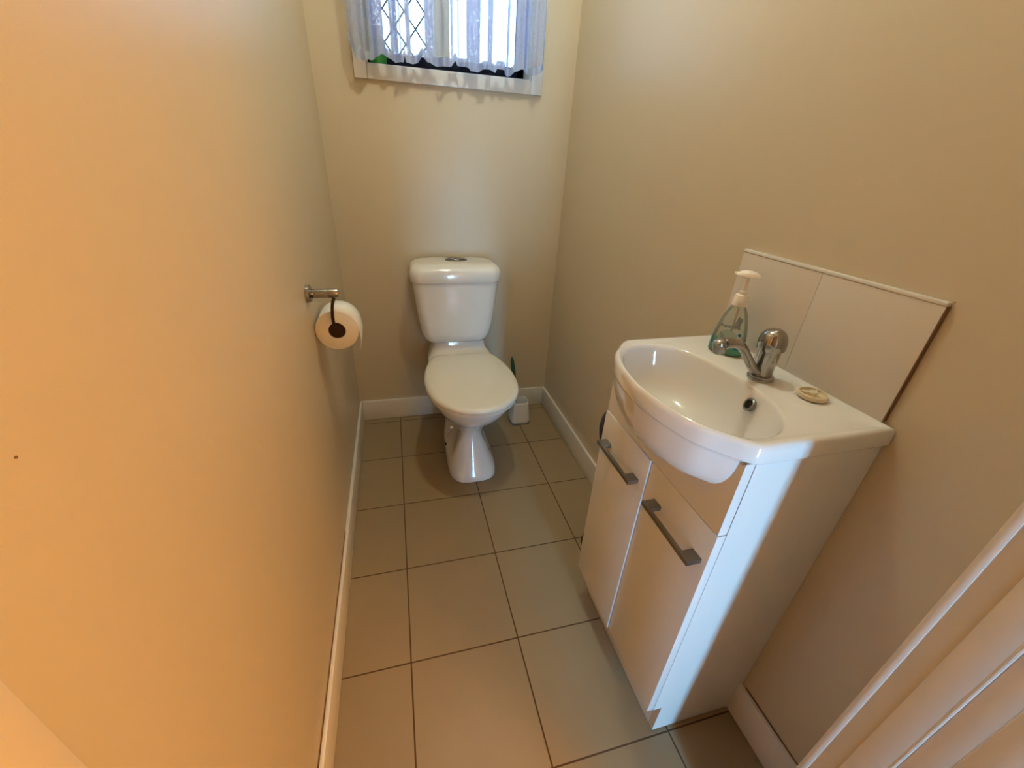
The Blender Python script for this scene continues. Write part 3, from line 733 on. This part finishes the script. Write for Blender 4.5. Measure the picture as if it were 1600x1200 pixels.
decal('printed_fish', [(0.018, 0.050), (0.021, 0.046), (0.024, 0.046), (0.025, 0.050), (0.022, 0.053)], TEAL, soap, .0006)
decal('printed_fish', [(-0.018, 0.046), (-0.008, 0.042), (-0.007, 0.0445), (-0.016, 0.048)], GREYP, soap, .0006)
decal('back_label', [(0.006, 0.066), (0.017, 0.062), (0.019, 0.082), (0.010, 0.086)], GREYP, soap, .0002)
# the word, bent over the skin
cu = bpy.data.curves.new('w', 'FONT'); cu.body = 'Aquarium'; cu.size = 0.0095; cu.align_x = 'CENTER'; cu.space_character = 1.05
to = bpy.data.objects.new('w', cu); COL.objects.link(to); bpy.context.view_layer.update()
tm = bpy.data.meshes.new_from_object(to.evaluated_get(bpy.context.evaluated_depsgraph_get())); bpy.data.objects.remove(to); bpy.data.curves.remove(cu)
bm = bmesh.new(); bm.from_mesh(tm); bpy.data.meshes.remove(tm)
for v in bm.verts:
    u, z = v.co.x, 0.0590+v.co.y+0.002*cos(v.co.x*60); p = front(u, z); v.co = p+fx*0.0005
link('printed_word', bm, INK, soap, smooth=False)

# ------------------------------------------------------------------ basin plug lying upside down on the ledge
PC = Vector((0.7420, -1.3830, 0.8655))
pl_ = thing('basin_plug', PC, 'cream plastic basin plug lying upside down right of the tap', 'plug')
bm = bmesh.new(); lathe(bm, [(0.0215, 0), (0.0235, 0.001), (0.0240, 0.008), (0.0232, 0.009), (0.0215, 0.009), (0.0208, 0.0035), (0.0, 0.0032)], PC, 44, cap=False); link('disc', bm, CREAM, pl_)
bm = bmesh.new()
for k in range(3):
    a = R(25+120*k); d = Vector((cos(a), sin(a), 0)); s_ = Vector((-sin(a), cos(a), 0))*0.0016
    poly_prism(bm, [tuple((PC+d*0.003+s_)[:2]), tuple((PC+d*0.0210+s_)[:2]), tuple((PC+d*0.0210-s_)[:2]), tuple((PC+d*0.003-s_)[:2])], 2, PC.z+0.003, PC.z+0.0085)
link('ribs', bm, CREAM, pl_, smooth=False)
bm = bmesh.new(); lathe(bm, [(0.0075, 0.003), (0.0080, 0.010), (0.0065, 0.0115), (0.0045, 0.0118)], PC, 24); link('hub', bm, CREAM, pl_)

# little marks in the paint
for (p, nm) in (((XL+0.0004, -1.590, 1.033), 'left'), ((XR-0.0004, -1.478, 1.067), 'right')):
    bm = bmesh.new(); lathe(bm, [(0.0009, -0.0004), (0.0010, 0.0002), (0.0004, 0.0005)], p, 12, Matrix.Rotation(R(90 if nm == 'left' else -90), 3, 'Y'))
    o = link('paint_blemish', bm, CAULK)
    tag(o, 'tiny brown nail mark on the %s wall' % ('left' if nm == 'left' else 'right') + (' near the doorway' if nm == 'left' else ' beside the splashback corner'), 'mark')

# ------------------------------------------------------------------ ceiling bulb, plus a globe added in the hall
t = thing('ceiling_lamp', (LAMP_ROOM[0], LAMP_ROOM[1], ZC), 'bare warm bulb on the toilet room ceiling', 'lamp')
def globe(c, rad, watt, col, name, parent):
    bm = bmesh.new(); bmesh.ops.create_uvsphere(bm, u_segments=28, v_segments=16, radius=rad)
    for v in bm.verts: v.co += Vector(c)
    link(name, bm, emis(name+'_glow', col, watt/(4*pi*rad*rad*pi)), parent)
bm = bmesh.new(); lathe(bm, [(0.045, 0), (0.045, -0.018), (0.022, -0.022), (0.020, -0.036)], (LAMP_ROOM[0], LAMP_ROOM[1], ZC), 32); link('lamp_holder', bm, WPLAS, t)
globe(LAMP_ROOM, 0.034, LAMP_ROOM_W, WARM, 'bulb', t)
x, y, z = HALL_FILL
t = thing('hall_fill_lamp', (x, y, 0), 'amber globe added out of view in the hall to warm the left wall', 'lamp')  # stands in for the warm light coming from the hall
bm = bmesh.new(); lathe(bm, [(0.14, 0.001), (0.14, 0.02), (0.02, 0.035), (0.011, 0.06), (0.011, z-0.15)], (x, y, 0), 32); link('stand', bm, BRONZE, t)
globe(HALL_FILL, 0.13, HALL_FILL_W, AMBER, 'globe', t)
